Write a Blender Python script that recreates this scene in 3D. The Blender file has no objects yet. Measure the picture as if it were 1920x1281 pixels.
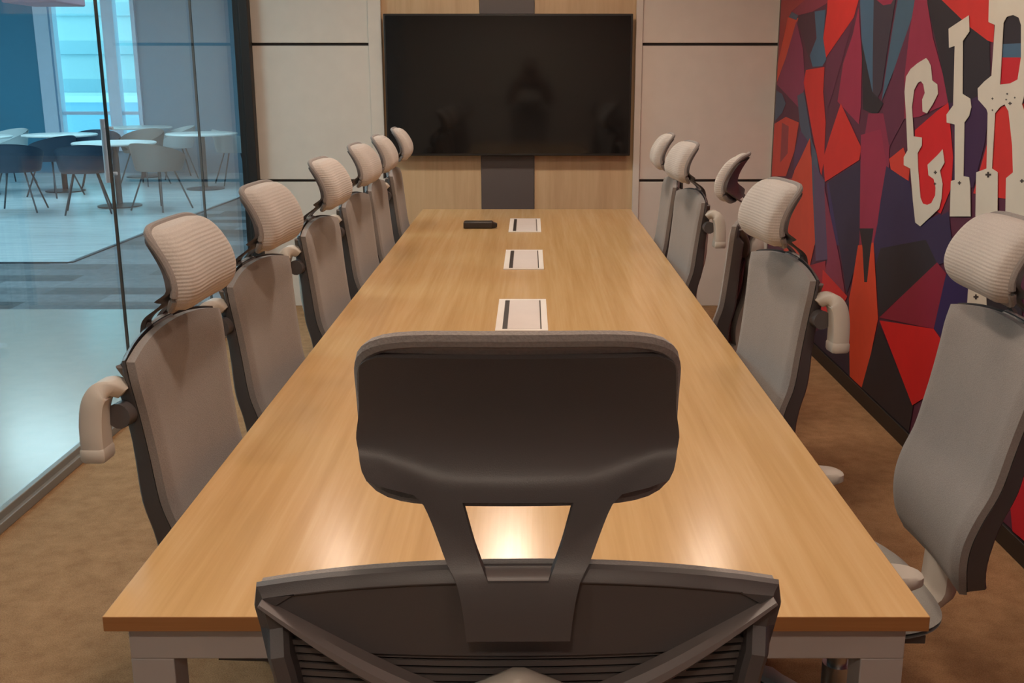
import bpy, bmesh, math, random
from mathutils import Vector, Matrix
from mathutils.geometry import tessellate_polygon
random.seed(7)
sc = bpy.context.scene
COL = sc.collection
PI = math.pi

# ------------------------------------------------------------------ camera model
F, CX, CY, HOR, EYE = 2000.0, 994.0, 640.5, 136.0, 1.54
TH = math.atan((CY - HOR) / F)
def ray(u, v):
    a, b = u - CX, CY - v
    return Vector((a, F*math.cos(TH) + b*math.sin(TH), -F*math.sin(TH) + b*math.cos(TH)))
def at_x(u, v, x):
    r = ray(u, v); return r*(x/r.x) + Vector((0, 0, EYE))
def at_y(u, v, y):
    r = ray(u, v); return r*(y/r.y) + Vector((0, 0, EYE))
def at_z(u, v, z):
    r = ray(u, v); return r*((z - EYE)/r.z) + Vector((0, 0, EYE))

cam = bpy.data.cameras.new('camera')
cam.sensor_fit = 'HORIZONTAL'; cam.sensor_width = 36; cam.lens = 36*F/1920
cam.shift_x = -(CX - 960)/1920
cam.clip_start = 0.05; cam.clip_end = 300
camo = bpy.data.objects.new('camera', cam); COL.objects.link(camo)
camo.location = (0, 0, EYE); camo.rotation_euler = (PI/2 - TH, 0, 0)
sc.camera = camo

# ------------------------------------------------------------------ materials
def lin(c):
    return tuple((x/255/12.92 if x/255 <= .04045 else ((x/255 + .055)/1.055)**2.4) for x in c)
def base(name):
    m = bpy.data.materials.new(name); m.use_nodes = True
    nt = m.node_tree; b = nt.nodes['Principled BSDF']
    return m, nt, b
def node(nt, t, **kw):
    n = nt.nodes.new(t)
    for k, v in kw.items():
        if k.startswith('i_'): n.inputs[k[2:].replace('_', ' ')].default_value = v
        else: setattr(n, k, v)
    return n
def plain(name, rgb, rough=.5, spec=.5, metal=0, bump=0, scale=200, var=.06):
    """a colour with a little procedural variation and optional fine bump"""
    m, nt, b = base(name)
    b.inputs['Roughness'].default_value = rough; b.inputs['Metallic'].default_value = metal
    b.inputs['Specular IOR Level'].default_value = spec
    tc = node(nt, 'ShaderNodeTexCoord')
    nz = node(nt, 'ShaderNodeTexNoise', i_Scale=9.0, i_Detail=4.0)
    nt.links.new(tc.outputs['Object'], nz.inputs['Vector'])
    mx = node(nt, 'ShaderNodeMix', data_type='RGBA')
    l = lin(rgb)
    mx.inputs[6].default_value = tuple(x*(1 - var) for x in l) + (1,)
    mx.inputs[7].default_value = tuple(min(1, x*(1 + var)) for x in l) + (1,)
    nt.links.new(nz.outputs['Fac'], mx.inputs[0]); nt.links.new(mx.outputs[2], b.inputs['Base Color'])
    if bump:
        n2 = node(nt, 'ShaderNodeTexNoise', i_Scale=float(scale), i_Detail=2.0)
        nt.links.new(tc.outputs['Object'], n2.inputs['Vector'])
        bp = node(nt, 'ShaderNodeBump', i_Strength=bump, i_Distance=.002)
        nt.links.new(n2.outputs['Fac'], bp.inputs['Height']); nt.links.new(bp.outputs['Normal'], b.inputs['Normal'])
    return m
def wood(name, c1, c2, c3, rough, stretch=(26, 1.1, 26), plank=0, coat=0):
    m, nt, b = base(name)
    tc = node(nt, 'ShaderNodeTexCoord'); mp = node(nt, 'ShaderNodeMapping'); mp.inputs['Scale'].default_value = stretch
    nt.links.new(tc.outputs['Object'], mp.inputs['Vector'])
    n1 = node(nt, 'ShaderNodeTexNoise', i_Scale=1.0, i_Detail=5.0, i_Roughness=.6, i_Distortion=.4)
    n2 = node(nt, 'ShaderNodeTexNoise', i_Scale=5.0, i_Detail=3.0)
    nt.links.new(mp.outputs['Vector'], n1.inputs['Vector']); nt.links.new(mp.outputs['Vector'], n2.inputs['Vector'])
    ad = node(nt, 'ShaderNodeMath', operation='MULTIPLY_ADD'); ad.inputs[1].default_value = .35
    nt.links.new(n2.outputs['Fac'], ad.inputs[0]); nt.links.new(n1.outputs['Fac'], ad.inputs[2])
    rp = node(nt, 'ShaderNodeValToRGB')
    e = rp.color_ramp.elements
    e[0].position = .45; e[0].color = lin(c1) + (1,)
    e[1].position = .95; e[1].color = lin(c3) + (1,)
    k = e.new(.68); k.color = lin(c2) + (1,)
    nt.links.new(ad.outputs[0], rp.inputs['Fac']); nt.links.new(rp.outputs['Color'], b.inputs['Base Color'])
    b.inputs['Roughness'].default_value = rough
    b.inputs['Coat Weight'].default_value = coat; b.inputs['Coat Roughness'].default_value = .2
    return m
def fabric(name, rgb, rib=0, axis='Z', freq=150, rough=.9):
    m, nt, b = base(name)
    b.inputs['Roughness'].default_value = rough; b.inputs['Specular IOR Level'].default_value = .2
    b.inputs['Sheen Weight'].default_value = .15
    tc = node(nt, 'ShaderNodeTexCoord')
    ck = node(nt, 'ShaderNodeTexNoise', i_Scale=380.0, i_Detail=1.0)
    nz = node(nt, 'ShaderNodeTexNoise', i_Scale=5.0, i_Detail=3.0)
    nt.links.new(tc.outputs['Object'], ck.inputs['Vector']); nt.links.new(tc.outputs['Object'], nz.inputs['Vector'])
    l = lin(rgb)
    ad = node(nt, 'ShaderNodeMath', operation='ADD')
    nt.links.new(ck.outputs['Fac'], ad.inputs[0]); nt.links.new(nz.outputs['Fac'], ad.inputs[1])
    mr = node(nt, 'ShaderNodeMapRange'); mr.inputs[1].default_value = .6; mr.inputs[2].default_value = 1.4
    nt.links.new(ad.outputs[0], mr.inputs[0])
    mx = node(nt, 'ShaderNodeMix', data_type='RGBA')
    mx.inputs[6].default_value = tuple(x*.84 for x in l) + (1,); mx.inputs[7].default_value = tuple(min(1, x*1.14) for x in l) + (1,)
    nt.links.new(mr.outputs[0], mx.inputs[0]); nt.links.new(mx.outputs[2], b.inputs['Base Color'])
    bp = node(nt, 'ShaderNodeBump', i_Strength=.35, i_Distance=.002)
    if rib:
        wv = node(nt, 'ShaderNodeTexWave', bands_direction=axis, wave_profile='SIN'); wv.inputs['Scale'].default_value = freq
        wv.inputs['Distortion'].default_value = 0
        nt.links.new(tc.outputs['Object'], wv.inputs['Vector']); nt.links.new(wv.outputs['Fac'], bp.inputs['Height'])
        bp.inputs['Strength'].default_value = rib
    else:
        nt.links.new(ck.outputs['Fac'], bp.inputs['Height'])
    nt.links.new(bp.outputs['Normal'], b.inputs['Normal'])
    return m
def carpet(name, c1, c2, scale=260, plank=None):
    m, nt, b = base(name)
    b.inputs['Roughness'].default_value = .95; b.inputs['Specular IOR Level'].default_value = .1
    tc = node(nt, 'ShaderNodeTexCoord')
    n1 = node(nt, 'ShaderNodeTexNoise', i_Scale=float(scale), i_Detail=2.0)
    n2 = node(nt, 'ShaderNodeTexNoise', i_Scale=14.0, i_Detail=6.0, i_Roughness=.65)
    nt.links.new(tc.outputs['Object'], n1.inputs['Vector']); nt.links.new(tc.outputs['Object'], n2.inputs['Vector'])
    ad = node(nt, 'ShaderNodeMath', operation='ADD')
    nt.links.new(n1.outputs['Fac'], ad.inputs[0]); nt.links.new(n2.outputs['Fac'], ad.inputs[1])
    mr = node(nt, 'ShaderNodeMapRange'); mr.inputs[1].default_value = .7; mr.inputs[2].default_value = 1.3
    nt.links.new(ad.outputs[0], mr.inputs[0])
    mx = node(nt, 'ShaderNodeMix', data_type='RGBA')
    mx.inputs[6].default_value = lin(c1) + (1,); mx.inputs[7].default_value = lin(c2) + (1,)
    nt.links.new(mr.outputs[0], mx.inputs[0])
    out = mx.outputs[2]
    if plank:
        br = node(nt, 'ShaderNodeTexBrick'); br.inputs['Scale'].default_value = 1
        br.inputs['Mortar Size'].default_value = 0; br.inputs['Brick Width'].default_value = plank[0]; br.inputs['Row Height'].default_value = plank[1]
        br.inputs['Color1'].default_value = (.45, .45, .45, 1); br.inputs['Color2'].default_value = (1.35, 1.35, 1.35, 1)
        nt.links.new(tc.outputs['Object'], br.inputs['Vector'])
        mu = node(nt, 'ShaderNodeMix', data_type='RGBA', blend_type='MULTIPLY'); mu.inputs[0].default_value = 1
        nt.links.new(out, mu.inputs[6]); nt.links.new(br.outputs['Color'], mu.inputs[7]); out = mu.outputs[2]
    nt.links.new(out, b.inputs['Base Color'])
    bp = node(nt, 'ShaderNodeBump', i_Strength=.6, i_Distance=.004)
    nt.links.new(ad.outputs[0], bp.inputs['Height']); nt.links.new(bp.outputs['Normal'], b.inputs['Normal'])
    return m
def emit(name, rgb, s):
    m = bpy.data.materials.new(name); m.use_nodes = True; nt = m.node_tree; nt.nodes.clear()
    e = node(nt, 'ShaderNodeEmission'); e.inputs[0].default_value = tuple(rgb) + (1,); e.inputs[1].default_value = s
    o = node(nt, 'ShaderNodeOutputMaterial'); nt.links.new(e.outputs[0], o.inputs[0]); return m
def glass(name, tint):
    """thin architectural glass: clear transmission, mirror reflection by angle"""
    m = bpy.data.materials.new(name); m.use_nodes = True; nt = m.node_tree; nt.nodes.clear()
    g = node(nt, 'ShaderNodeNewGeometry')
    d = node(nt, 'ShaderNodeVectorMath', operation='DOT_PRODUCT')
    nt.links.new(g.outputs['Incoming'], d.inputs[0]); nt.links.new(g.outputs['Normal'], d.inputs[1])
    a = node(nt, 'ShaderNodeMath', operation='ABSOLUTE'); nt.links.new(d.outputs['Value'], a.inputs[0])
    s = node(nt, 'ShaderNodeMath', operation='SUBTRACT'); s.inputs[0].default_value = 1; nt.links.new(a.outputs[0], s.inputs[1])
    p = node(nt, 'ShaderNodeMath', operation='POWER'); p.inputs[1].default_value = 5; nt.links.new(s.outputs[0], p.inputs[0])
    k = node(nt, 'ShaderNodeMath', operation='MULTIPLY_ADD'); k.inputs[1].default_value = .96; k.inputs[2].default_value = .04
    nt.links.new(p.outputs[0], k.inputs[0])
    t = node(nt, 'ShaderNodeBsdfTransparent'); t.inputs[0].default_value = tuple(tint) + (1,)
    gl = node(nt, 'ShaderNodeBsdfGlossy'); gl.inputs['Roughness'].default_value = .02
    mx = node(nt, 'ShaderNodeMixShader'); nt.links.new(k.outputs[0], mx.inputs[0])
    nt.links.new(t.outputs[0], mx.inputs[1]); nt.links.new(gl.outputs[0], mx.inputs[2])
    o = node(nt, 'ShaderNodeOutputMaterial'); nt.links.new(mx.outputs[0], o.inputs[0]); return m

M = {}
M['wall'] = plain('cream wall laminate', (214, 204, 193), .55, .3)
M['groove'] = plain('dark groove', (38, 32, 30), .7)
M['tvwood'] = wood('pale wood backing', (196, 160, 122), (206, 172, 132), (214, 182, 142), .5, (14, 14, 1.2))
M['strip'] = plain('dark grey laminate', (92, 82, 80), .45)
M['table'] = wood('oak laminate', (184, 145, 96), (194, 156, 107), (204, 169, 123), .2, (24, .7, 24))
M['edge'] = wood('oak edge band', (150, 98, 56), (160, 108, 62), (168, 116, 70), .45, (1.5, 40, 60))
M['frame_grey'] = plain('light grey painted steel', (176, 168, 164), .45)
M['fab'] = fabric('grey chair fabric', (131, 123, 119))
M['fab_rib'] = fabric('ribbed grey headrest fabric', (172, 163, 156), rib=.3, axis='Z', freq=44)
M['seatfab'] = fabric('grey seat fabric', (150, 148, 142))
M['plastic'] = plain('charcoal plastic', (80, 75, 75), .42, .45, bump=.12, scale=900)
M['plastic_soft'] = plain('dark grey plastic', (84, 78, 76), .5, .4)
M['arm'] = plain('pale grey plastic', (188, 180, 170), .5)
M['hinge'] = plain('grey hinge and brace highlight', (112, 104, 102), .4)  # hinge colour; on the braces it paints in their edge highlight
M['steel'] = plain('brushed steel', (190, 190, 190), .3, .5, 1)
M['base'] = plain('pale grey nylon', (176, 174, 170), .45)
M['rubber'] = plain('black rubber', (30, 28, 28), .6)
M['tvblack'] = plain('gloss black screen', (22, 19, 18), .07, .5, var=.02)
M['bezel'] = plain('black bezel', (26, 23, 22), .35)
M['white'] = plain('white power box', (222, 214, 206), .4)
M['lid'] = plain('pale lid', (208, 196, 190), .4)
M['black'] = plain('matt black', (40, 31, 26), .5)
M['carpet'] = carpet('brown loop carpet', (128, 96, 68), (168, 132, 97))
M['blackbase'] = plain('black skirting', (28, 24, 24), .5)
M['channel'] = plain('grey aluminium channel', (128, 126, 122), .4)
M['ceil'] = plain('white ceiling', (232, 228, 222), .8)
M['glass'] = glass('clear partition glass', (.97, .985, .99))
M['joint'] = plain('dark glass joint', (40, 52, 60), .5)
M['tile'] = plain('pale polished tile', (164, 160, 154), .2, .6)
M['cafewood'] = wood('pale plank floor', (166, 182, 188), (184, 198, 204), (200, 210, 214), .25, (1.2, 9, 9))
M['planks'] = carpet('grey plank carpet', (96, 104, 112), (126, 132, 138), plank=(1.0, .25))
M['teal'] = plain('teal blue wall', (70, 136, 166), .6)
M['cafewall'] = plain('grey cafe wall', (122, 152, 172), .7)
M['mullion'] = plain('white mullion', (206, 220, 240), .4)
M['darkshell'] = plain('navy chair shell', (44, 64, 84), .45)
M['taupeshell'] = plain('taupe chair shell', (128, 122, 122), .5)
M['paleshell'] = plain('pale chair shell', (186, 200, 206), .5)
M['cafetop'] = plain('white cafe tabletop', (226, 236, 238), .3)
M['darkmetal'] = plain('dark metal', (44, 58, 72), .4)
M['raft'] = plain('mauve ceiling raft', (150, 128, 150), .7)
M['downlight'] = emit('warm downlight', (1.0, .81, .65), 104)
M['downlight_bright'] = emit('bright warm downlight', (1.0, .81, .65), 190)
M['cafe_fill'] = emit('cool added fill panel', (.58, .91, 1.0), 38.0)  # glow of the extra panels put in to light the cafe
M['farwhite'] = plain('pale facade', (225, 238, 240), .7)
M['farband'] = plain('facade band', (196, 220, 228), .7)
M['fardark'] = plain('blue grey facade', (160, 200, 226), .9)

# ------------------------------------------------------------------ mesh helpers
class MB:
    def __init__(s): s.v = []; s.f = []; s.m = []
    def add(s, vs, fs, mi=0):
        o = len(s.v); s.v += [tuple(p) for p in vs]
        for f in fs: s.f.append(tuple(o + i for i in f)); s.m.append(mi)
    def box(s, x0, x1, y0, y1, z0, z1, mi=0):
        vs = [(x, y, z) for x in (x0, x1) for y in (y0, y1) for z in (z0, z1)]
        s.add(vs, [(0, 1, 3, 2), (4, 6, 7, 5), (0, 4, 5, 1), (2, 3, 7, 6), (0, 2, 6, 4), (1, 5, 7, 3)], mi)
    def sweep(s, secs, closed=False, cap=True, mi=0):
        n = len(secs[0]); o = len(s.v)
        for sec in secs: s.v += [tuple(p) for p in sec]
        k = len(secs)
        for i in range(k if closed else k - 1):
            a, b = o + i*n, o + ((i + 1) % k)*n
            for j in range(n):
                s.f.append((a + j, a + (j + 1) % n, b + (j + 1) % n, b + j)); s.m.append(mi)
        if cap and not closed:
            s.f.append(tuple(o + j for j in reversed(range(n)))); s.m.append(mi)
            s.f.append(tuple(o + (k - 1)*n + j for j in range(n))); s.m.append(mi)
    def tube(s, pts, r, n=8, mi=0, closed=False):
        pts = [Vector(p) for p in pts]; secs = []
        rr = r if isinstance(r, (list, tuple)) else [r]*len(pts)
        for i, p in enumerate(pts):
            if closed: d = pts[(i + 1) % len(pts)] - pts[i - 1]
            else: d = pts[min(i + 1, len(pts) - 1)] - pts[max(i - 1, 0)]
            d.normalize()
            up = Vector((0, 0, 1)) if abs(d.z) < .95 else Vector((0, 1, 0))
            a = d.cross(up).normalized(); b = a.cross(d)
            secs.append([p + (a*math.cos(2*PI*j/n) + b*math.sin(2*PI*j/n))*rr[i] for j in range(n)])
        s.sweep(secs, closed, True, mi)
    def lathe(s, prof, cx=0, cy=0, n=24, mi=0):
        secs = [[(cx + r*math.cos(2*PI*j/n), cy + r*math.sin(2*PI*j/n), z) for j in range(n)] for r, z in prof]
        s.sweep(secs, False, True, mi)
    def grid(s, fn, nu, nv, mi=0, skip=None):
        o = len(s.v)
        for j in range(nv + 1):
            for i in range(nu + 1): s.v.append(tuple(fn(i/nu, j/nv)))
        for j in range(nv):
            for i in range(nu):
                if skip and skip(i, j): continue
                a = o + j*(nu + 1) + i; s.f.append((a, a + 1, a + nu + 2, a + nu + 1)); s.m.append(mi)
    def rim(s, fa, fb, nu, nv, mi=0):
        ps = [(i/nu, 0) for i in range(nu)] + [(1, j/nv) for j in range(nv)] + [(1 - i/nu, 1) for i in range(nu)] + [(0, 1 - j/nv) for j in range(nv)]
        o = len(s.v); k = len(ps)
        for p in ps: s.v += [tuple(fa(*p)), tuple(fb(*p))]
        for i in range(k):
            a, b = o + 2*i, o + 2*((i + 1) % k); s.f.append((a, a + 1, b + 1, b)); s.m.append(mi)
    def mesh(s, name, mats, smooth=True, angle=40):
        me = bpy.data.meshes.new(name); me.from_pydata(s.v, [], s.f)
        for m in (mats if isinstance(mats, (list, tuple)) else [mats]): me.materials.append(m)
        for p, mi in zip(me.polygons, s.m): p.material_index = mi
        bm = bmesh.new(); bm.from_mesh(me); bmesh.ops.remove_doubles(bm, verts=bm.verts, dist=1e-6)
        bmesh.ops.recalc_face_normals(bm, faces=bm.faces); bm.to_mesh(me); bm.free()
        if smooth:
            me.polygons.foreach_set('use_smooth', [True]*len(me.polygons))
            try: me.set_sharp_from_angle(angle=math.radians(angle))
            except Exception: pass
        return me
def link(name, data, parent=None, loc=None, rotz=0):
    o = bpy.data.objects.new(name, data); COL.objects.link(o)
    if parent: o.parent = parent
    if loc: o.location = loc
    if rotz: o.rotation_euler = (0, 0, rotz)
    return o
def bevel(o, w=.004, seg=2, ang=35):
    m = o.modifiers.new('bevel', 'BEVEL'); m.width = w; m.segments = seg; m.limit_method = 'ANGLE'; m.angle_limit = math.radians(ang)
    return o
def tag(o, label, cat, group=None):
    o['label'] = label; o['category'] = cat
    if group: o['group'] = group
    return o
def struct(name, mb, mat, parent=None, bev=0):
    o = link(name, mb.mesh(name, mat), parent)
    if not parent: o['kind'] = 'structure'
    if bev: bevel(o, bev)
    return o
def boxs(name, b, mat, bev=0):
    mb = MB(); mb.box(*b); return struct(name, mb, mat, None, bev)
def empty(name, loc=(0, 0, 0), rotz=0):
    o = link(name, None, None, loc, rotz); o.empty_display_size = .1; return o
def interp(tab, x):
    if x <= tab[0][0]: return tab[0][1]
    for (a, p), (b, q) in zip(tab, tab[1:]):
        if x <= b:
            t = (x - a)/(b - a); return p + (q - p)*t
    return tab[-1][1]
def smooth_tab(tab, n=60):
    """Catmull-Rom resample of a table"""
    out = []
    for i in range(len(tab) - 1):
        p0 = tab[max(i - 1, 0)]; p1 = tab[i]; p2 = tab[i + 1]; p3 = tab[min(i + 2, len(tab) - 1)]
        for k in range(8):
            t = k/8
            out.append(tuple(.5*((2*b) + (-a + c)*t + (2*a - 5*b + 4*c - d)*t*t + (-a + 3*b - 3*c + d)*t**3) for a, b, c, d in zip(p0, p1, p2, p3)))
    out.append(tab[-1]); return out

# ------------------------------------------------------------------ the room
XL, XR, YB_, YF, ZC = -1.848, 1.594, 7.12, -2.2, 2.70
boxs('floor', (XL - .02, XR + .1, YF - .1, YB_ + .1, -.1, 0), M['carpet'])
boxs('ceiling', (XL - .1, XR + .1, YF - .1, YB_ + .1, ZC, ZC + .1), M['ceil'])
boxs('wall_right', (XR, XR + .12, YF, YB_ + .12, 0, ZC), M['wall'])
boxs('wall_front', (XL - .1, XR + .12, YF - .12, YF, 0, ZC), M['wall'])
boxs('wall_back', (XL, XR, YB_ + .02, YB_ + .14, 0, ZC), M['wall'])
# panelled TV wall: cream panels with dark shadow gaps, pale wood centre, dark cable strip
n = 1
def trim(b, mat, bev=0):
    global n
    o = boxs('trim_%d' % n, b, mat, bev); n += 1; return o
for (a, b_) in ((XL, -.957), (.680, XR - .004)):
    for (z0, z1) in ((0.0, .838), (.855, 1.707), (1.724, ZC)):
        trim((a, b_, YB_ - .02, YB_ + .018, z0, z1), M['wall'], .003)
    for z in (.8465, 1.7155):
        trim((a, b_, YB_ - .004, YB_ + .017, z - .0084, z + .0084), M['groove'])
trim((-.957, -.325, YB_ + .002, YB_ + .018, 0, ZC), M['tvwood'])
trim((.030, .680, YB_ + .002, YB_ + .018, 0, ZC), M['tvwood'])
trim((-.322, .027, YB_ - .008, YB_ + .018, 0, ZC), M['strip'], .002)
trim((-1.035, -.95, YB_ - .034, YB_ - .021, 0, ZC), M['wall'], .003)
trim((.676, .72, YB_ - .034, YB_ - .021, 0, ZC), M['wall'], .003)
boxs('baseboard_right', (XR - .016, XR - .001, YF, YB_ - .03, 0.0, .075), M['blackbase'], .002)

# glass partition on the left
def pane(name, y0, y1):
    return boxs(name, (XL - .006, XL + .006, y0, y1, .062, ZC - .05), M['glass'])
pane('window_1', 1.6, 4.74)
pane('window_2', -2.19, 1.59)
pane('window_3', 6.068, 7.02)
door = pane('door_1', 4.754, 6.053)
for y in (1.595, 4.747, 6.060):
    trim((XL - .0065, XL + .0065, y - .004, y + .004, .062, ZC - .05), M['joint'])
trim((XL + .012, XL + .066, 7.02, YB_ - .022, 0, ZC), M['blackbase'], .003)
trim((XL - .03, XL + .011, 7.03, YB_ - .022, 0, ZC), M['blackbase'])
mb = MB(); mb.box(XL - .03, XL + .03, YF, 7.015, 0, .035); mb.box(XL - .012, XL + .012, YF, 7.015, .03, .062)
struct('baseboard_left', mb, M['channel'], None, .003)
trim((XL - .03, XL + .03, YF, 7.015, ZC - .05, ZC), M['channel'], .003)
hb = MB()
hb.tube([(XL - .05, 4.83, 1.06), (XL - .05, 4.83, 1.34)], .012, 12)
for z in (1.10, 1.30): hb.tube([(XL - .007, 4.83, z), (XL - .05, 4.83, z)], .008, 8)
h = link('handle', hb.mesh('handle', M['mullion']), door); h['label'] = 'pale pull handle'

# ------------------------------------------------------------------ mural
XM = XR - .006
mural = empty('mural', (XR - .003, 3.0, 0))
def A(x, y): return (1420 + x/2.784, y/2.784)
def B(x, y): return (1440 + x/1.8833, 200 + y/1.8833)
mp, mcols, midx = MB(), [], {}
def mcol(c):
    if c not in midx:
        midx[c] = len(mcols); mcols.append(plain('mural paint %d %d %d' % c, tuple(min(255, int(x*1.08)) for x in c), .55, .3, var=.1))
    return midx[c]
layer = 0
def poly_wall(mbx, pts, x, mi, holes=()):
    loops = [[Vector((0, p.y, p.z)) for p in pts]] + [[Vector((0, p.y, p.z)) for p in hh] for hh in holes]
    tris = tessellate_polygon(loops); flat = [p for l in loops for p in l]
    mbx.add([(x, p.y, p.z) for p in flat], [t for t in tris], mi)
def clampw(p): return Vector((p.x, min(max(p.y, YF + .02), YB_ - .06), min(max(p.z, .078), ZC - .005)))
def mpoly(fn, c, pts):
    global layer
    layer += 1
    ps = [clampw(at_x(*fn(*p), XM)) for p in pts]
    poly_wall(mp, ps, XM - mural.location.x - layer*.00004, mcol(c))
PUR, NAV, BLK, RED, ORG, MAG, PLM, SLB, SLT = (104, 40, 66), (56, 46, 82), (42, 38, 46), (188, 46, 44), (192, 70, 52), (140, 44, 70), (92, 44, 66), (64, 92, 116), (74, 82, 100)
mp.box(XM - mural.location.x, XM - mural.location.x + .004, YF + .02, YB_ - .045, .078, ZC - .004, mcol((84, 42, 62)))
# generic continuation beyond the picture, towards the viewer and above
rnd = random.Random(11)
pal = [RED, ORG, MAG, PUR, NAV, BLK, SLB, PLM]
for k in range(26):
    y = rnd.uniform(YF + .3, 3.0); z = rnd.uniform(.2, 2.6)
    if y > 2.6 and z < 1.9: continue
    a0 = rnd.uniform(0, 6.3); ps = []
    for q in range(3):
        a = a0 + q*2.1 + rnd.uniform(-.5, .5); r = rnd.uniform(.35, .8)
        ps.append(clampw(Vector((XM, min(y + r*math.cos(a), 3.2), z + r*math.sin(a)))))
    layer += 1; poly_wall(mp, ps, XM - mural.location.x - layer*.00004, mcol(pal[k % 8]))
T = -160   # how far shapes run up beyond the frame top
mpoly(A, (150, 58, 58), [(60, T), (250, T), (250, 0), (180, 60), (150, 130), (90, 330), (60, 420)])
mpoly(A, (130, 52, 70), [(250, T), (420, T), (375, 0), (360, 20), (290, 60), (215, 80), (180, 62), (250, 0)])
mpoly(A, ORG, [(160, 90), (215, 95), (150, 300), (95, 430), (85, 330)])
mpoly(A, (128, 50, 80), [(205, 110), (240, 260), (250, 450), (215, 560), (95, 440), (150, 300)])
mpoly(A, SLT, [(180, 62), (215, 80), (205, 105), (165, 90)])
mpoly(A, (72, 46, 60), [(215, 82), (310, 60), (300, 330), (278, 330), (215, 120)])
mpoly(A, SLB, [(300, 60), (358, 50), (345, 200), (362, 310), (340, 345), (290, 350), (275, 290), (310, 200)])
mpoly(A, RED, [(375, T), (560, T), (530, 0), (505, 90), (360, 300), (345, 200), (365, 60)])
mpoly(A, PLM, [(505, 90), (440, 330), (372, 560), (350, 420), (365, 300)])
mpoly(A, RED, [(255, 365), (352, 350), (345, 480), (358, 640), (350, 830), (335, 920), (290, 700), (265, 560), (243, 430)])
mpoly(A, SLT, [(75, 470), (130, 490), (150, 540), (130, 590), (70, 630)])
mpoly(A, SLT, [(210, 500), (245, 480), (285, 720), (275, 760), (240, 740), (222, 640)])
mpoly(A, (188, 64, 54), [(60, 640), (150, 610), (218, 640), (195, 790), (150, 920), (50, 910)])
mpoly(A, (140, 60, 66), [(130, 640), (165, 660), (160, 800), (120, 850)])
mpoly(A, (84, 54, 86), [(225, 680), (272, 745), (190, 890), (195, 790)])
mpoly(A, MAG, [(530, 40), (548, 300), (542, 560), (532, 650), (420, 530), (450, 330), (500, 180)])
mpoly(A, SLB, [(540, T), (612, T), (612, 0), (606, 480), (582, 480), (546, 200), (538, 20)])
mpoly(A, (60, 52, 64), [(612, T), (760, T), (720, 20), (690, 200), (650, 470), (604, 560), (604, 300)])
mpoly(A, MAG, [(620, -4), (712, -4), (700, 20), (660, 28)])
mpoly(A, (66, 92, 112), [(760, T), (880, T), (840, 0), (800, 150), (650, 530), (680, 330), (710, 140), (735, 0)])
mpoly(A, BLK, [(548, 220), (602, 480), (660, 540), (625, 602), (552, 570)])
mpoly(A, PLM, [(820, 60), (800, 200), (775, 420), (770, 620), (690, 770), (660, 560), (720, 350)])
mpoly(A, MAG, [(850, T), (900, T), (890, 20), (920, 200), (980, 420), (1002, 540), (930, 570), (850, 610), (770, 620), (770, 400), (795, 180)])
mpoly(A, BLK, [(880, T), (1000, T), (980, 0), (1100, 120), (1215, 215), (1220, 420), (1150, 500), (1110, 530), (1000, 545), (960, 330), (890, 20)])
mpoly(A, RED, [(960, T), (1260, T), (1235, 222), (1205, 212), (1110, 140), (965, 0)])
mpoly(A, (192, 34, 40), [(1000, 535), (1012, 680), (1025, 820), (1015, 980), (960, 1115), (850, 1060), (825, 900), (825, 680), (940, 580)])
mpoly(A, (58, 36, 68), [(1000, 540), (1110, 520), (1225, 480), (1190, 750), (1130, 980), (1020, 980), (1030, 700)])
mpoly(A, RED, [(1250, 560), (1400, 540), (1450, 800), (1430, 1060), (1130, 1010), (1200, 760)])
mpoly(A, BLK, [(1240, 60), (1420, 60), (1420, 300), (1240, 310)])
mpoly(A, SLB, [(1270, 230), (1400, 225), (1400, 310), (1270, 300)])
mpoly(A, (180, 34, 44), [(1240, 300), (1430, 300), (1420, 440), (1240, 460)])
mpoly(A, RED, [(438, 540), (545, 770), (535, 835), (355, 950), (345, 830), (385, 700)])
mpoly(A, (128, 44, 70), [(582, 592), (660, 592), (692, 760), (690, 870), (660, 1020), (610, 1281), (530, 1281), (545, 820)])
mpoly(A, PLM, [(655, 560), (700, 600), (690, 760)])
mpoly(A, (190, 58, 48), [(690, 830), (765, 770), (800, 870), (792, 945), (700, 885)])
mpoly(A, (62, 50, 88), [(542, 840), (540, 1180), (440, 1281), (400, 1281), (365, 960)])
mpoly(A, (54, 44, 78), [(690, 880), (800, 950), (830, 1180), (960, 1115), (960, 1320), (600, 1320), (660, 1020)])
mpoly(A, (150, 58, 66), [(40, 930), (190, 930), (200, 1281), (60, 1281)])
mpoly(A, ORG, [(270, 745), (292, 860), (305, 1281), (195, 1281), (188, 1000), (195, 890)])
mpoly(A, SLT, [(282, 720), (312, 800), (335, 960), (345, 1281), (300, 1281)])
mpoly(B, ORG, [(90, 240), (150, 110), (168, 480), (150, 560), (140, 640), (60, 560), (50, 380)])
mpoly(B, (88, 70, 96), [(162, 200), (202, 260), (212, 540), (170, 545)])
mpoly(B, (126, 50, 72), [(200, 280), (255, 540), (275, 665), (200, 590), (212, 540)])
mpoly(B, (150, 44, 58), [(150, 560), (205, 545), (205, 720), (160, 690)])
mpoly(B, (50, 44, 66), [(215, 265), (332, 190), (330, 440), (312, 560), (280, 662), (258, 520)])
mpoly(B, MAG, [(330, 100), (400, 80), (422, 210), (400, 330), (375, 485), (325, 485)])
mpoly(B, (50, 42, 72), [(420, 210), (500, 265), (540, 425), (640, 370), (660, 540), (600, 560), (450, 690), (395, 745), (378, 500), (400, 330)])
mpoly(B, BLK, [(400, 500), (560, 470), (600, 555), (450, 690), (395, 745), (382, 560)])
mpoly(B, (44, 36, 54), [(235, 755), (290, 680), (295, 990), (140, 850)])
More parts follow.
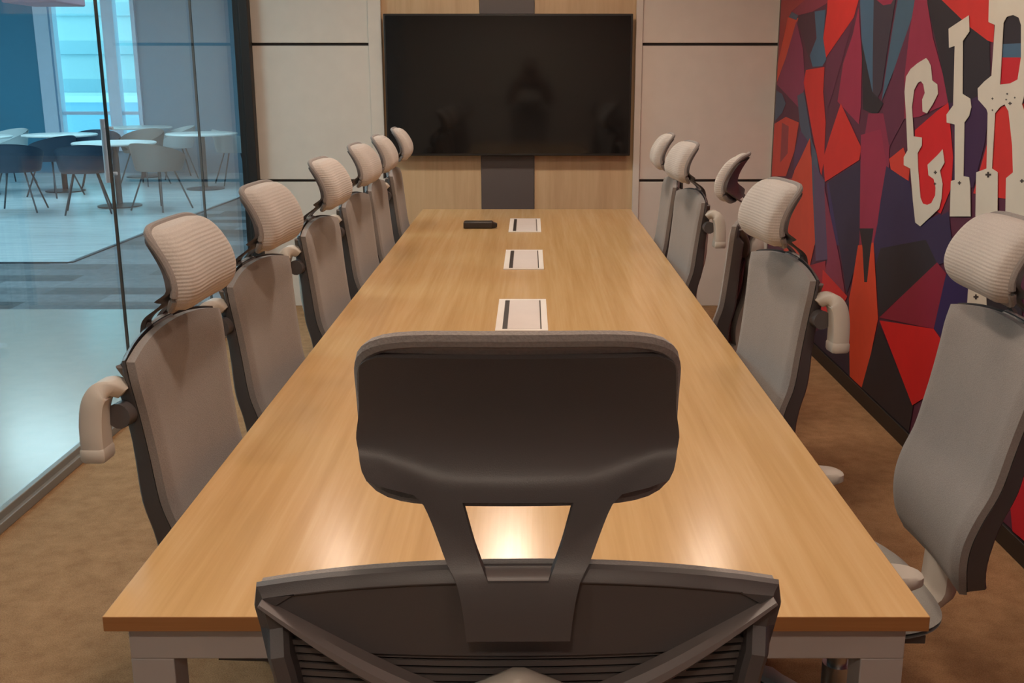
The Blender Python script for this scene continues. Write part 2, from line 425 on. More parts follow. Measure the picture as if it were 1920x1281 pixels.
mpoly(B, (198, 66, 42), [(320, 490), (375, 480), (388, 700), (391, 750), (338, 1010), (288, 985), (288, 680), (300, 620)])
mpoly(B, BLK, [(325, 430), (375, 430), (365, 500), (352, 620), (342, 620), (336, 500)])
mpoly(B, (190, 46, 48), [(195, 575), (282, 670), (240, 762), (190, 720)])
mpoly(B, (38, 34, 40), [(395, 765), (515, 1060), (490, 1250), (330, 1025)])
mpoly(B, (126, 32, 54), [(395, 745), (600, 550), (640, 600), (588, 785)])
mpoly(B, (190, 28, 32), [(396, 755), (588, 785), (640, 860), (600, 1000), (512, 1055)])
mpoly(B, (46, 36, 78), [(632, 590), (790, 640), (780, 760), (660, 860), (588, 785)])
mpoly(B, BLK, [(720, 640), (900, 640), (900, 760), (720, 760)])
mpoly(B, (176, 24, 40), [(840, 1200), (1010, 1150), (1040, 1640), (850, 1640)])
panel = link('painted_panel', mp.mesh('painted_panel', mcols, smooth=False), mural)
tag(mural, 'red, navy and purple faceted mural with white ornamental letters on the right wall', 'mural')
XLET = XM - .0058
mlet = plain('white letter paint', (212, 204, 190), .5)
mdark = plain('dark letter rivets', (56, 50, 48), .5)
def letter(pts, holes=(), marks=(), fn=A):
    mb = MB(); ps = [at_x(*fn(*p), XLET) for p in pts]; hs = [[at_x(*fn(*p), XLET) for p in hh] for hh in holes]
    poly_wall(mb, ps, XLET - mural.location.x, 0, hs)
    for x in (XLET - mural.location.x,):   # slim thickness back to the panel
        for loop in [ps] + hs:
            k = len(loop)
            mb.add([(x, p.y, p.z) for p in loop] + [(x + .0015, p.y, p.z) for p in loop], [(i, (i + 1) % k, k + (i + 1) % k, k + i) for i in range(k)], 0)
    for (mx_, my_, r) in marks:
        for (w_, h_) in ((r, r*.35), (r*.35, r)):
            q = [at_x(*fn(mx_ + a*w_, my_ + b*h_), XLET) for a, b in ((-1, -1), (1, -1), (1, 1), (-1, 1))]
            mb.add([(XLET - mural.location.x - .0006 - .0003*(w_ < h_), p.y, p.z) for p in q], [(0, 1, 2, 3)], 1)
    me = mb.mesh('letter', [mlet, mdark], smooth=False)
    # painted shape is laid out in world y, bring into mural space
    for v in me.vertices: v.co.y -= 3.0
    return link('letter', me, mural)
for v in panel.data.vertices: v.co.y -= 3.0
letter([(880, 303), (893, 318), (905, 345), (912, 420), (938, 440), (942, 490), (915, 545), (885, 592), (862, 582), (860, 520), (874, 485), (866, 440), (853, 424), (838, 432), (818, 470), (806, 560), (815, 712), (858, 718), (858, 760), (836, 800), (838, 880), (850, 1030), (862, 1062), (885, 1070), (908, 1060), (928, 1020), (930, 980), (920, 935), (893, 915), (888, 860), (940, 810), (966, 780), (976, 850), (952, 892), (966, 960), (960, 1040), (948, 1090), (850, 1182), (824, 1162), (812, 1050), (798, 880), (764, 862), (764, 820), (784, 785), (776, 600), (768, 480), (776, 400), (800, 360), (836, 330)],
       marks=((930, 900, 9), (928, 960, 7)))
letter([(1103, 80), (1106, 165), (1072, 215), (1070, 490), (1110, 515), (1116, 560), (1105, 605), (1080, 640), (1075, 920), (1104, 925), (1110, 972), (1112, 1130), (1004, 1130), (1010, 945), (1030, 940), (1030, 650), (988, 640), (987, 598), (1022, 550), (1030, 240), (1000, 250), (998, 150)],
       marks=((1056, 955, 9),))
letter([(1212, T), (1400, T), (1452, 20), (1462, 300), (1440, 420), (1400, 470), (1380, 545), (1400, 600), (1440, 880), (1480, 920), (1490, 1130), (1294, 1130), (1298, 930), (1334, 900), (1330, 760), (1310, 580), (1290, 545), (1265, 560), (1240, 592), (1224, 880), (1254, 900), (1252, 1130), (1138, 1130), (1142, 900), (1196, 880), (1202, 590), (1196, 570), (1152, 520), (1150, 462), (1185, 425), (1222, 395), (1240, 130), (1206, 115)],
       holes=[[(1284, 120), (1302, 88), (1334, 78), (1364, 92), (1376, 130), (1376, 300), (1358, 415), (1320, 435), (1266, 442), (1270, 380)]],
       marks=((1206, 912, 15), (1382, 945, 10), (1320, 540, 9), (1228, 515, 6), (1345, 510, 5), (1305, 490, 5), (1228, 575, 5), (1300, 520, 5)))
letter([(708, 620), (768, 640), (772, 720), (702, 712)], marks=((735, 672, 9),), fn=B)

# ------------------------------------------------------------------ lights
def downlight(x, y, label, grp='recessed ceiling downlights', mat='downlight', k=1.0):
    t = empty('ceiling_light', (x, y, ZC))
    a = MB(); a.lathe([(.089*k, -.001), (.115*k, -.001), (.113*k, -.012), (.092*k, -.014), (.089*k, -.001)], n=28)
    link('trim_ring', a.mesh('trim_ring', M['arm']), t)
    b = MB(); b.lathe([(.087*k, -.004), (.087*k, -.008)], n=28)
    link('diffuser', b.mesh('diffuser', M[mat]), t)
    tag(t, label, 'ceiling light', grp)
for j, (y, rw) in enumerate(((5.5, 'row nearest the television'), (3.6, 'second row from the television'), (1.4, 'row above the near table end'), (-.9, 'row at the rear wall'))):
    for x, cn in ((-1.08, 'glass'), (-.12, 'table'), (1.0, 'mural')):
        downlight(x, y, 'round recessed ceiling downlight on the %s side, %s' % (cn, rw), mat='downlight_bright' if cn == 'table' else 'downlight', k=1.25 if cn == 'table' else 1)

# ------------------------------------------------------------------ television
tv = empty('television', (-.139, YB_ - .008, 0))
TW, Z0, Z1 = .789, 1.014, 1.900
b = MB(); b.box(-TW, TW, -.085, -.045, Z0, Z1); bevel(link('casing', b.mesh('casing', M['bezel']), tv), .004)
b = MB(); b.box(-TW + .012, TW - .012, -.0875, -.084, Z0 + .016, Z1 - .012); link('screen', b.mesh('screen', M['tvblack']), tv)
b = MB(); b.box(-.3, .3, -.045, -.002, 1.2, 1.7); link('wall_bracket', b.mesh('wall_bracket', M['bezel']), tv)
tag(tv, 'large black flat screen television switched off on the back wall', 'television')

# ------------------------------------------------------------------ table
TX0, TX1, TY0, TY1, TZ = -.645, .603, 1.456, 6.40, .745
tb = empty('conference_table', (0, 4, 0))
def tbox(name, b, mat, bev=.002):
    mb = MB(); mb.box(b[0], b[1], b[2] - 4, b[3] - 4, b[4], b[5]); return bevel(link(name, mb.mesh(name, mat), tb), bev)
mb = MB(); mb.box(TX0, TX1, TY0 - 4, TY1 - 4, TZ - .025, TZ)
me = mb.mesh('tabletop', [M['table'], M['edge']], smooth=False)
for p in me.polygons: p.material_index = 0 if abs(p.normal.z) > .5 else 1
bevel(link('tabletop', me, tb), .0015)
for y in (1.49, 3.93, 6.31):
    for (a, c_) in ((-.622, -.555), (.515, .582)):
        tbox('leg', (a, c_, y, y + .06, .0, .654), M['frame_grey'])
    tbox('crossbar', (-.622, .582, y, y + .06, .654, .7198), M['frame_grey'])
for x in (-.52, .45): tbox('rail', (x, x + .04, 1.55, 6.31, .66, .71), M['frame_grey'])
tbox('cable_tray', (-.2, .16, 1.9, 6.0, .60, .64), M['frame_grey'])
tag(tb, 'long light oak conference table with pale grey legs in the room centre', 'table')

# power boxes
for (y0, y1, lab) in ((3.279, 3.762, 'white flush power box in the tabletop nearest the front headrest'), (4.37, 4.863, 'white flush power box in the middle of the tabletop'), (5.437, 5.949, 'white flush power box beside the black case at the far table end')):
    t = empty('power_box', (-.027, (y0 + y1)/2, TZ)); d = (y1 - y0)/2
    mb = MB(); W_ = .084
    mb.box(-W_, W_, -d, -d + .02, .0006, .004); mb.box(-W_, W_, d - .02, d, .0006, .004)
    mb.box(-W_, -W_ + .022, -d + .02, d - .02, .0006, .004); mb.box(W_ - .02, W_, -d + .02, d - .02, .0006, .004)
    link('rim', mb.mesh('rim', M['white']), t)
    mb = MB(); mb.box(-W_ + .0225, -W_ + .038, -d + .021, d - .021, .0006, .0028); link('cable_slot', mb.mesh('cable_slot', M['black']), t)
    mb = MB(); mb.box(-W_ + .0385, W_ - .0245, -d + .021, d - .021, .0006, .0044); link('lid', mb.mesh('lid', M['lid']), t)
    mb = MB(); mb.box(W_ - .0240, W_ - .0205, -d + .021, d - .021, .0006, .0024); link('hinge_gap', mb.mesh('hinge_gap', M['black']), t)
    tag(t, lab, 'power box', 'power boxes along the table')
# black case
t = empty('black_case', (-.262, 5.60, TZ))
mb = MB(); mb.box(-.088, .066, -.035, .035, .001, .036); bevel(link('body', mb.mesh('body', M['black']), t), .006)
mb = MB(); mb.sweep([[(.066, -.03, .004), (.066, .03, .004), (.066, .03, .03), (.066, -.03, .03)], [(.088, -.015, .008), (.088, .015, .008), (.088, .015, .024), (.088, -.015, .024)]])
link('tapered_end', mb.mesh('tapered_end', M['black']), t)
tag(t, 'small black case with a tapered end lying beside the farthest power box', 'case')

# ------------------------------------------------------------------ office chairs
ZT, YT = 1.03, -.228
PROF = smooth_tab([(.46, -.212), (.50, -.192), (.56, -.170), (.62, -.163), (.68, -.173), (.745, -.193), (.83, -.204), (.93, -.216), (1.03, -.229), (1.06, -.233)])
HALF = smooth_tab([(.50, .172), (.55, .19), (.65, .206), (.75, .212), (.85, .214), (.93, .221), (.98, .229), (1.03, .237)])
def prof(z): return interp(PROF, z)
def half(z): return interp(HALF, z)
def cup(x, z): return prof(z) + .32*x*x        # the back wraps forward a little at its sides
def outline(n_side=26, n_top=14, inset=0.0, zb=.50):
    """closed loop of (x, z) round the backrest, anticlockwise from bottom left"""
    pts = []
    r = .022
    for i in range(n_top + 1):                      # bottom
        t = -1 + 2*i/n_top; pts.append((t*(half(zb) - .02 - inset), zb + inset + .0 + .006*t*t))
    for i in range(1, n_side):
        z = zb + (ZT - zb)*i/n_side
        if z < ZT - .012: pts.append((half(z) - inset, z))
    for i in range(n_top + 1):
        t = 1 - 2*i/n_top; pts.append((t*(half(ZT) - .006 - inset), ZT - inset + .026*(1 - abs(t)**2.2)))
    for i in reversed(range(1, n_side)):
        z = zb + (ZT - zb)*i/n_side
        if z < ZT - .012: pts.append((-(half(z) - inset), z))
    return pts
HPB = smooth_tab([(.05, .010), (.065, .020), (.08, .030), (.10, .038), (.12, .040), (.145, .035), (.17, .024), (.20, .006), (.24, -.024)])   # headrest panel, back face
HPN = smooth_tab([(-.06, -.046), (-.02, -.050), (.02, -.046), (.045, -.028), (.065, .004), (.085, .040), (.12, .103), (.16, .173), (.24, .3)])   # neck of the moulding
def hp(d): return YT + interp(HPB, d)
OUT = smooth_tab([(a*.965, b*.965) for a, b in ((-.030, .046), (-.02, .0465), (.02, .053), (.04, .064), (.055, .073), (.077, .090), (.084, .108), (.091, .136), (.100, .146), (.113, .151), (.127, .153), (.156, .148), (.199, .143), (.210, .137), (.216, .124))])
INN = [(a*.965, b*.965) for a, b in ((.024, .0265), (.032, .030), (.074, .0515))]
CH = {}
def build_chair_meshes():
    # seat
    mb = MB()
    def sf(top):
        def f(u, v):
            a, b = u*2 - 1, v*2 - 1
            r = (abs(a)**3.2 + abs(b)**3.2)**(1/3.2)
            k = 1 if r < 1e-6 else max(abs(a), abs(b))/r
            x, y = a*k*.24, b*k*.235 + .055
            e = max(0, 1 - max(abs(a), abs(b))**6)
            z = .438 + (.042*e - .018*max(0, (y - .15)/.13)**2 + .01*(a*a) if top else -.022*e)
            return (x, y, z)
        return f
    mb.grid(sf(True), 18, 18); mb.grid(sf(False), 18, 18)
    CH['seat'] = mb.mesh('seat', M['seatfab'])
    mb = MB(); mb.box(-.18, .18, -.12, .22, .398, .4155); mb.box(-.07, .07, -.16, .10, .36, .398)
    CH['seat_pan'] = mb.mesh('seat_pan', M['plastic'])
    mb = MB(); mb.lathe([(.032, .11), (.032, .25), (.022, .25), (.022, .365)], n=20); CH['gas_column'] = mb.mesh('gas_column', M['steel'])
    mb = MB(); mb.lathe([(.02, .075), (.05, .08), (.05, .115), (.035, .125), (.02, .125)], n=20); CH['base'] = mb.mesh('base', M['base'])
    for k in range(5):
        a = 2*PI*k/5 + .3; c_, s_ = math.cos(a), math.sin(a); mb = MB(); secs = []
        for (r, w, z0, z1) in ((.035, .026, .08, .118), (.15, .024, .078, .108), (.23, .024, .07, .092), (.275, .028, .066, .085), (.292, .018, .066, .082)):
            secs.append([(r*c_ - q*s_, r*s_ + q*c_, z) for q, z in ((-w, z0), (w, z0), (w*.9, z1 - .004), (w*.5, z1), (-w*.5, z1), (-w*.9, z1 - .004))])
        mb.sweep(secs); CH['leg%d' % k] = mb.mesh('leg', M['base'])
        mb = MB(); x, y = .272*c_, .272*s_
        for q in (-.016, .016):
            secs = []
            for t in (-.009, .009):
                secs.append([(x + (q + t)*c_ - .026*math.cos(g)*s_, y + (q + t)*s_ + .026*math.cos(g)*c_, .027 + .026*math.sin(g)) for g in [2*PI*j/14 for j in range(14)]])
            mb.sweep(secs)
        mb.tube([(x, y, .035), (x, y, .066)], .008, 8)
        CH['caster%d' % k] = mb.mesh('caster', M['rubber'])
    # fabric back
    mb = MB()
    def bf(off):
        def f(u, v):
            z = .503 + (ZT - .001 - .503)*v
            h_ = half(z) + .002
            e1 = min(1, (1 - abs(2*u - 1))*9); e2 = min(1, v*14, (1 - v)*14)
            x = (2*u - 1)*h_*(1 - .05*max(0, 1 - v*12) - .03*max(0, 1 - (1 - v)*14))
            zz = z + .026*v**6*(1 - min(1, abs(2*u - 1))**2.2)
            return (x, cup(x, z) + (.010*math.sqrt(max(0, e1*e2)) if off else -.016), zz)
        return f
    mb.grid(bf(1), 22, 34); mb.grid(bf(0), 22, 34); mb.rim(bf(1), bf(0), 22, 34); CH['backrest'] = mb.mesh('backrest', M['fab'])
    # stiff frame: rim
    mb = MB(); loop = outline(); secs = []; k = len(loop)
    for i, (x, z) in enumerate(loop):
        (xa, za), (xb, zb) = loop[i - 1], loop[(i + 1) % k]
        t = Vector((xb - xa, zb - za)); t.normalize(); nx, nz = -t.y, t.x        # inward
        y = cup(x, z) - .0165; w = .024 if abs(nx) > .6 else .011; dp = .031 + .016*max(0, 1 - abs(z - .62)/.25)
        if z > .98: dp = .013
        o_ = .004
        secs.append([(x - nx*o_, y - .0 , z - nz*o_), (x - nx*(o_ - .002), y - .006, z - nz*(o_ - .002)), (x + nx*.004, y - dp + .004, z + nz*.004), (x + nx*.008, y - dp, z + nz*.008), (x + nx*(w - .004), y - dp, z + nz*(w - .004)), (x + nx*w, y - dp + .006, z + nz*w), (x + nx*w, y - .004, z + nz*w), (x + nx*.004, y - .002, z + nz*.004)])
    mb.sweep(secs, closed=True)
    # flat upper panel behind the fabric
    def up(off):
        def f(u, v):
            t = 2*u - 1; zt = ZT + .026*(1 - abs(t)**2.2) - .006
            zl = min(zt - .004, max(ZT - .060, ZT - .014 - .61*(.232 - abs(t)*.226)))
            z = zl + (zt - zl)*v; x = t*.226; return (x, cup(x, z) - (.027 if off else .0175), z)
        return f
    mb.grid(up(1), 30, 4); mb.grid(up(0), 30, 4)
    CH['back_frame'] = mb.mesh('back_frame', M['plastic'], angle=30)
    # slats
    mb = MB()
    z = .535
    while z < ZT - .055:
        h_ = half(z) - .02
        mb.sweep([[(x, cup(x, z) - .0172, z - .0024), (x, cup(x, z) - .0225, z - .0024), (x, cup(x, z) - .0225, z + .0024), (x, cup(x, z) - .0172, z + .0024)] for x in [h_*(-1 + i/6) for i in range(13)]])
        z += .0083
    CH['slats'] = mb.mesh('slats', M['plastic_soft'], angle=30)
    # diagonal braces, top corners to spine; lighter grey stands in for edge highlights
    for s, nm in ((-1, 'braceL'), (1, 'braceR')):
        mb = MB(); secs = []
        for i in range(13):
            t = i/12; z = ZT - .010 - .118*t; x = s*(.228 - .188*t)
            y = cup(x, z) - .028 - .012*math.sin(t*PI)
            w = .0035 + .010*t; dx, dz = .188/.222, .118/.222
            px_, pz_ = s*dz, -dx
            secs.append([(x + px_*w, y + .012, z + pz_*w), (x + px_*w, y - .004, z + pz_*w), (x + px_*w*.4, y - .010, z + pz_*w*.4), (x - px_*w*.4, y - .010, z - pz_*w*.4), (x - px_*w, y - .004, z - pz_*w), (x - px_*w, y + .012, z - pz_*w)])
        mb.sweep(secs); CH[nm] = mb.mesh('brace', M['hinge'], angle=30)
    # spine with rounded top
    mb = MB(); secs = []
    for i in range(41):
        t = i/40; z = .375 + .592*t; w = .058*math.sqrt(max(.02, 1 - max(0, (t - .9)/.1)**2.5)); y = (prof(max(z, .5)) - .064 + .014*max(0, z - .8)/.16) if z > .56 else -.212 + (z - .44)*.05 + .06*max(0, (.44 - z)/.065)
        dp = .032*math.sqrt(max(.1, 1 - max(0, (t - .9)/.1)**2.5))
        secs.append([(x*w, y + dy*dp, z) for x, dy in ((-1, .2), (-.95, -.3), (-.8, -.7), (-.5, -.95), (0, -1.05), (.5, -.95), (.8, -.7), (.95, -.3), (1, .2), (.6, .8), (-.6, .8))])
    mb.sweep(secs); CH['spine'] = mb.mesh('spine', M['arm'])
    # headrest shell and its forked neck, one moulding with a trapezoid hole
    mb = MB()
    rows = sorted(set([-.029, .2084, .2045] + [round(d, 5) for d, _ in INN] + [-.005, .010] + [.030 + .006*k for k in range(27)] + [.192 + .002*k for k in range(9)]))
    hole = (round(.024*.965, 5), round(.074*.965, 5)); rows = [d for k, d in enumerate(rows) if d <= .2085 and (d in hole or all(abs(d - q) > .002 for q in hole))]
    def cols(d):
        o_ = interp(OUT, d); i_ = min(interp(INN, d), o_*.72)
        return [-o_ + (o_ - i_)*k/5 for k in range(5)] + [-i_ + 2*i_*k/6 for k in range(7)] + [i_ + (o_ - i_)*k/5 for k in range(1, 6)]
    def shell_y(x, d):
        a_ = interp(HPN, d) - .44*max(0, abs(x) - .072); b2 = interp(HPB, max(d, .06)) + .5*x*x + (.06 - d)*.5*(d < .06)
        k_ = .010; h_ = max(0, min(1, .5 + .5*(b2 - a_)/k_))
        return YT + b2 + (a_ - b2)*h_ - k_*h_*(1 - h_)
    def place(off):
        o = len(mb.v); N = 17
        for d in rows:
            for x in cols(d): mb.v.append((x, shell_y(x, d) + off, ZT + d + off*.15))
        return o
    a = place(0); b_ = place(.010); N = len(cols(.1)); R = len(rows)
    def solid(j, i): return not (6 <= i + 1 <= 11 and False) and not (5 <= i <= 10 and hole[0] - 1e-6 <= rows[j] and rows[j + 1] <= hole[1] + 1e-6)
    for j in range(R - 1):
        for i in range(N - 1):
            if not solid(j, i): continue
            q = j*N + i; mb.f.append((a + q, a + q + 1, a + q + N + 1, a + q + N)); mb.m.append(0)
            mb.f.append((b_ + q, b_ + q + N, b_ + q + N + 1, b_ + q + 1)); mb.m.append(0)
            for (dj, di, e0, e1) in ((-1, 0, 0, 1), (1, 0, N + 1, N), (0, -1, N, 0), (0, 1, 1, N + 1)):
                jj, ii = j + dj, i + di
                if 0 <= jj < R - 1 and 0 <= ii < N - 1 and solid(jj, ii): continue
                mb.f.append((a + q + e0, a + q + e1, b_ + q + e1, b_ + q + e0)); mb.m.append(0)
    CH['headrest_shell'] = mb.mesh('headrest_shell', M['plastic'], angle=50)
    # hinge block
    mb = MB(); mb.tube([(-.05, YT - .030, ZT + .018), (.05, YT - .030, ZT + .018)], .013, 12); mb.box(-.030, .030, YT - .040, YT - .006, ZT - .02, ZT + .012)
    CH['hinge'] = mb.mesh('hinge', M['hinge'])
    # padded headrest
    mb = MB()
    D0, D1, HW = .067, .225, .141
    def pf(front):
        def f(u, v):
            a_, b2 = u*2 - 1, v*2 - 1
            r = (abs(a_)**6 + abs(b2)**6)**(1/6); k_ = 1 if r < 1e-6 else max(abs(a_), abs(b2))/r
            a_, b2 = a_*k_, b2*k_
            d = (D0 + D1)/2 + b2*(D1 - D0)/2; x = a_*HW*(.965 + .035*(1 - b2)/2)
            edge = max(abs(u*2 - 1), abs(v*2 - 1)); e = math.sqrt(max(0, 1 - edge**7))
            y = hp(d) + .5*x*x + .0105
            n_ = .032*e + .002 if front else 0
            return (x, y + n_ + .014*(1 - b2*b2)*(1 if front else 0), ZT + d + (.012*b2*e if front else 0))
        return f
    mb.grid(pf(1), 40, 30); mb.grid(pf(0), 40, 30); mb.rim(pf(1), pf(0), 40, 30); CH['headrest_pad'] = mb.mesh('headrest_pad', M['fab_rib'], angle=60)
    mb = MB(); pts = []
    for i in range(96):
        g = 2*PI*i/96; a_, b2 = math.cos(g), math.sin(g); q = (abs(a_)**6 + abs(b2)**6)**(-1/6); a_, b2 = a_*q, b2*q
        d = (D0 + D1)/2 + b2*(D1 - D0)/2; x = a_*HW*(.965 + .035*(1 - b2)/2); pts.append((x*1.004, hp(d) + .5*x*x + .014, ZT + d))
    mb.tube(pts, .0075, 8, closed=True); CH['piping'] = mb.mesh('piping', M['fab'])
    # armrests: folded back behind the backrest, or swung forward
    for pose in ('fold', 'down'):
        for s in (-1, 1):
            if pose == 'fold': path = [(.222, -.236, .972, .024, .012), (.238, -.250, .984, .024, .015), (.250, -.266, .982, .024, .018), (.256, -.278, .962, .024, .020), (.259, -.283, .930, .024, .021), (.260, -.284, .900, .025, .021), (.260, -.284, .878, .025, .021)]
            else: path = [(.215, .03, .388, .03, .012), (.258, .03, .392, .03, .014), (.268, .035, .42, .028, .016), (.268, .045, .50, .026, .02), (.268, .05, .575, .026, .022)]
            path = smooth_tab(path)[::2] + [path[-1]]
            mb = MB(); secs = []
            for i, (x, y, z, w, t_) in enumerate(path):
                p0 = path[max(i - 1, 0)]; p1 = path[min(i + 1, len(path) - 1)]
                d = Vector((0, p1[1] - p0[1], p1[2] - p0[2])).normalized(); nn = Vector((0, -d.z, d.y))
                P = Vector((s*x, y, z)); L = Vector((1, 0, 0))
                secs.append([P + L*w*a_ + nn*t_*b2 for a_, b2 in ((-1, -.7), (-.8, -1), (.8, -1), (1, -.7), (1, .7), (.8, 1), (-.8, 1), (-1, .7))])
            mb.sweep(secs); CH['arm_%s_%d' % (pose, s)] = mb.mesh('armrest', M['arm'], angle=45)
            x, y, z, w, t_ = path[-1]; x1, y1, z1, _, _ = path[-3]
            d = Vector((0, y - y1, z - z1)).normalized(); nn = Vector((0, -d.z, d.y)); P = Vector((s*x, y, z)); mb = MB(); secs = []
            for q, g in ((0, 1.0), (.004, 1.08), (.020, 1.08), (.026, .96)) if pose == 'fold' else ():
                secs.append([P + d*q + Vector((1, 0, 0))*w*g*a_ + nn*t_*g*b2 for a_, b2 in ((-1, -.7), (-.8, -1), (.8, -1), (1, -.7), (1, .7), (.8, 1), (-.8, 1), (-1, .7))])
            if pose == 'fold': mb.sweep(secs)
            else:
                for zz, kx in ((.575, .9), (.582, 1.0), (.598, 1.0), (.604, .9)):
                    secs.append([(s*.268 + .042*kx*math.copysign(abs(math.cos(g))**.6, math.cos(g)), .060 + .125*kx*math.copysign(abs(math.sin(g))**.8, math.sin(g)), zz) for g in [2*PI*k/28 for k in range(28)]])
                mb.sweep(secs)
            CH['cap_%s_%d' % (pose, s)] = mb.mesh('end_cap', M['arm'], angle=45)
            # dark inner pivot
            mb = MB(); yz = (-.240, .93) if pose == 'fold' else (-.245, .78)
            mb.tube([(s*.205, yz[0], yz[1]), (s*.246, yz[0] - .006, yz[1])], .024, 14); CH['pivot_%s_%d' % (pose, s)] = mb.mesh('pivot', M['plastic'])
build_chair_meshes()
def office_chair(x, y, deg, dz, label, group, pose='fold', base_turn=0, recline=0):
    t = empty('office_chair', (x, y, 0), math.radians(deg))
    def part(key, name, parent=t, z=0.0):
        return link(name, CH[key], parent, (0, 0, z))
    bs = part('base', 'base'); bs.rotation_euler = (0, 0, math.radians(base_turn))
    for k in range(5): part('leg%d' % k, 'leg', bs); part('caster%d' % k, 'caster', bs)
    part('gas_column', 'gas_column', t, dz*.5)
    part('seat', 'seat', t, dz); part('seat_pan', 'seat_pan', t, dz)
    part('backrest', 'backrest', t, dz)
    fr = part('back_frame', 'back_frame', t, dz)
    part('slats', 'slats', fr); part('braceL', 'brace', fr); part('braceR', 'brace', fr)
    part('spine', 'spine', t, dz)
    part('headrest_shell', 'headrest_shell', t, dz); part('hinge', 'headrest_hinge', t, dz)
    pd = part('headrest_pad', 'headrest_pad', t, dz); part('piping', 'piping', pd)
    for s in (-1, 1):
        am = part('arm_%s_%d' % (pose, s), 'armrest', t, dz); part('cap_%s_%d' % (pose, s), 'end_cap' if pose == 'fold' else 'arm_pad', am)
        if pose == 'fold': part('pivot_%s_%d' % (pose, s), 'pivot', am)
    if recline:                                     # tip the whole back about the rear of the seat
        q = math.radians(recline); P = Vector((0, -.17, .47 + dz)); Rm = Matrix.Rotation(q, 3, 'X')
        for ch in t.children:
            if ch.name.split('.')[0] in ('backrest', 'back_frame', 'spine', 'headrest_shell', 'headrest_hinge', 'headrest_pad'):
                ch.rotation_euler = (q, 0, 0); ch.location = P + Rm @ (Vector((0, 0, dz)) - P)
    tag(t, label, 'office chair', group)
    return t
GL, GR = 'office chairs along the glass side of the table', 'office chairs along the mural side of the table'
office_chair(-.013, 1.101, .6, .066, 'grey office chair at the near table end showing its dark slatted back and headrest shell', None, 'down', 10)
for a in (
    (-.495, 2.09, -93, .0, 'grey mesh office chair nearest the viewer in the row along the glass', GL),
    (-.499, 2.78, -94.5, .0, 'second grey mesh office chair from the viewer in the row along the glass', GL),
    (-.497, 3.62, -93, .0, 'third grey mesh office chair from the viewer in the row along the glass', GL),
    (-.496, 4.38, -93, .0, 'fourth grey mesh office chair from the viewer in the row along the glass', GL),
    (-.492, 4.98, -90, .0, 'grey office chair second from the television wall in the glass side row', GL),
    (-.492, 5.68, -88, .0, 'grey office chair nearest the television wall in the glass side row', GL)):
    office_chair(*a, base_turn=random.uniform(0, 72))
for a in (
    (.690, 2.15, 90, .006, 'large grey office chair nearest the viewer in front of the mural, pulled out from table', GR, 'down'),
    (.468, 2.85, 97, .0, 'second grey office chair from the viewer on the mural side, fabric front in view', GR),
    (.560, 3.92, 72, .0, 'grey office chair turned edge-on behind the second chair on the mural side', GR, 'down'),
    (.460, 4.52, 95, .0, 'grey office chair second from the television wall on the mural side', GR),
    (.449, 5.14, 88, .0, 'grey office chair nearest the television wall on the mural side', GR)):
    office_chair(*a, base_turn=random.uniform(0, 72), recline=6 if 'pulled out' in a[4] else 0)

# ------------------------------------------------------------------ beyond the glass: cafe and corridor
XW, YC, ZH = -13.0, 17.0, 3.3
mb = MB(); mb.box(XW, XL - .03, -4, 6.99, -.1, 0); struct('floor_corridor', mb, M['tile'])
p0, p1, p2 = at_z(-60, 492, 0), at_z(130, 492, 0), at_z(275, 435, 0)
yE = p1.y; d = (p2 - p1); p3 = p1 + d*4
mb = MB(); mb.box(XW, 2.0, 6.99, YC, -.1, -.004); struct('floor_carpet', mb, M['planks'])
mb = MB(); zt = .003
ptsw = [(XW, yE), (p1.x, yE), (p2.x, p2.y), (p2.x + .25, YC), (XW, YC)]
mb.add([(x, y, -.003) for x, y in ptsw] + [(x, y, zt) for x, y in ptsw], [(5, 6, 7, 8, 9), (0, 1, 6, 5), (1, 2, 7, 6), (2, 3, 8, 7), (3, 4, 9, 8)])
struct('floor_cafe', mb, M['cafewood'])
mb = MB()
for (a, b2) in ((ptsw[0], ptsw[1]), (ptsw[1], ptsw[2]), (ptsw[2], ptsw[3])):
    v = Vector((b2[0] - a[0], b2[1] - a[1], 0)).normalized(); q = Vector((v.y, -v.x, 0))*.035
    mb.sweep([[(a[0], a[1], -.003), (a[0] + q.x, a[1] + q.y, -.003), (a[0] + q.x, a[1] + q.y, .006), (a[0], a[1], .006)], [(b2[0], b2[1], -.003), (b2[0] + q.x, b2[1] + q.y, -.003), (b2[0] + q.x, b2[1] + q.y, .006), (b2[0], b2[1], .006)]])
trim_o = struct('trim_%d' % n, mb, M['darkmetal']); n += 1
boxs('ceiling_cafe', (XW, 2.0, -4, YC + .2, ZH, ZH + .1), M['ceil']).location = (0, 0, 0)
# far wall with tall window between x0..x1
wx0, wx1 = at_y(80, 136, YC).x, at_y(262, 136, YC).x
boxs('wall_far_left', (XW, wx0, YC, YC + .2, 0, ZH), M['teal'])
boxs('wall_far_right', (wx1, 2.0, YC, YC + .2, 0, ZH), M['cafewall'])
boxs('wall_sill', (wx0, wx1, YC, YC + .2, 0, .35), M['cafewall'])
boxs('wall_corridor', (XW - .2, XW, -4, YC + .2, 0, ZH), M['cafewall'])
boxs('wall_corridor_end', (XW, XL - .05, -4.2, -4, 0, ZH), M['cafewall'])
boxs('wall_side', (XL, XL + .1, YB_ + .15, YC, 0, ZH), M['cafewall'])
xm = at_y(213, 136, YC).x
for (x, w) in ((wx0 + .08, .11), (xm, .09), (wx1 - .02, .03), (wx0 + .24, .02)):
    trim((x - w, x + w, YC - .06, YC + .1, .35, ZH), M['mullion'])
trim((wx0, wx1, YC - .02, YC + .1, .90, .95), M['mullion'])
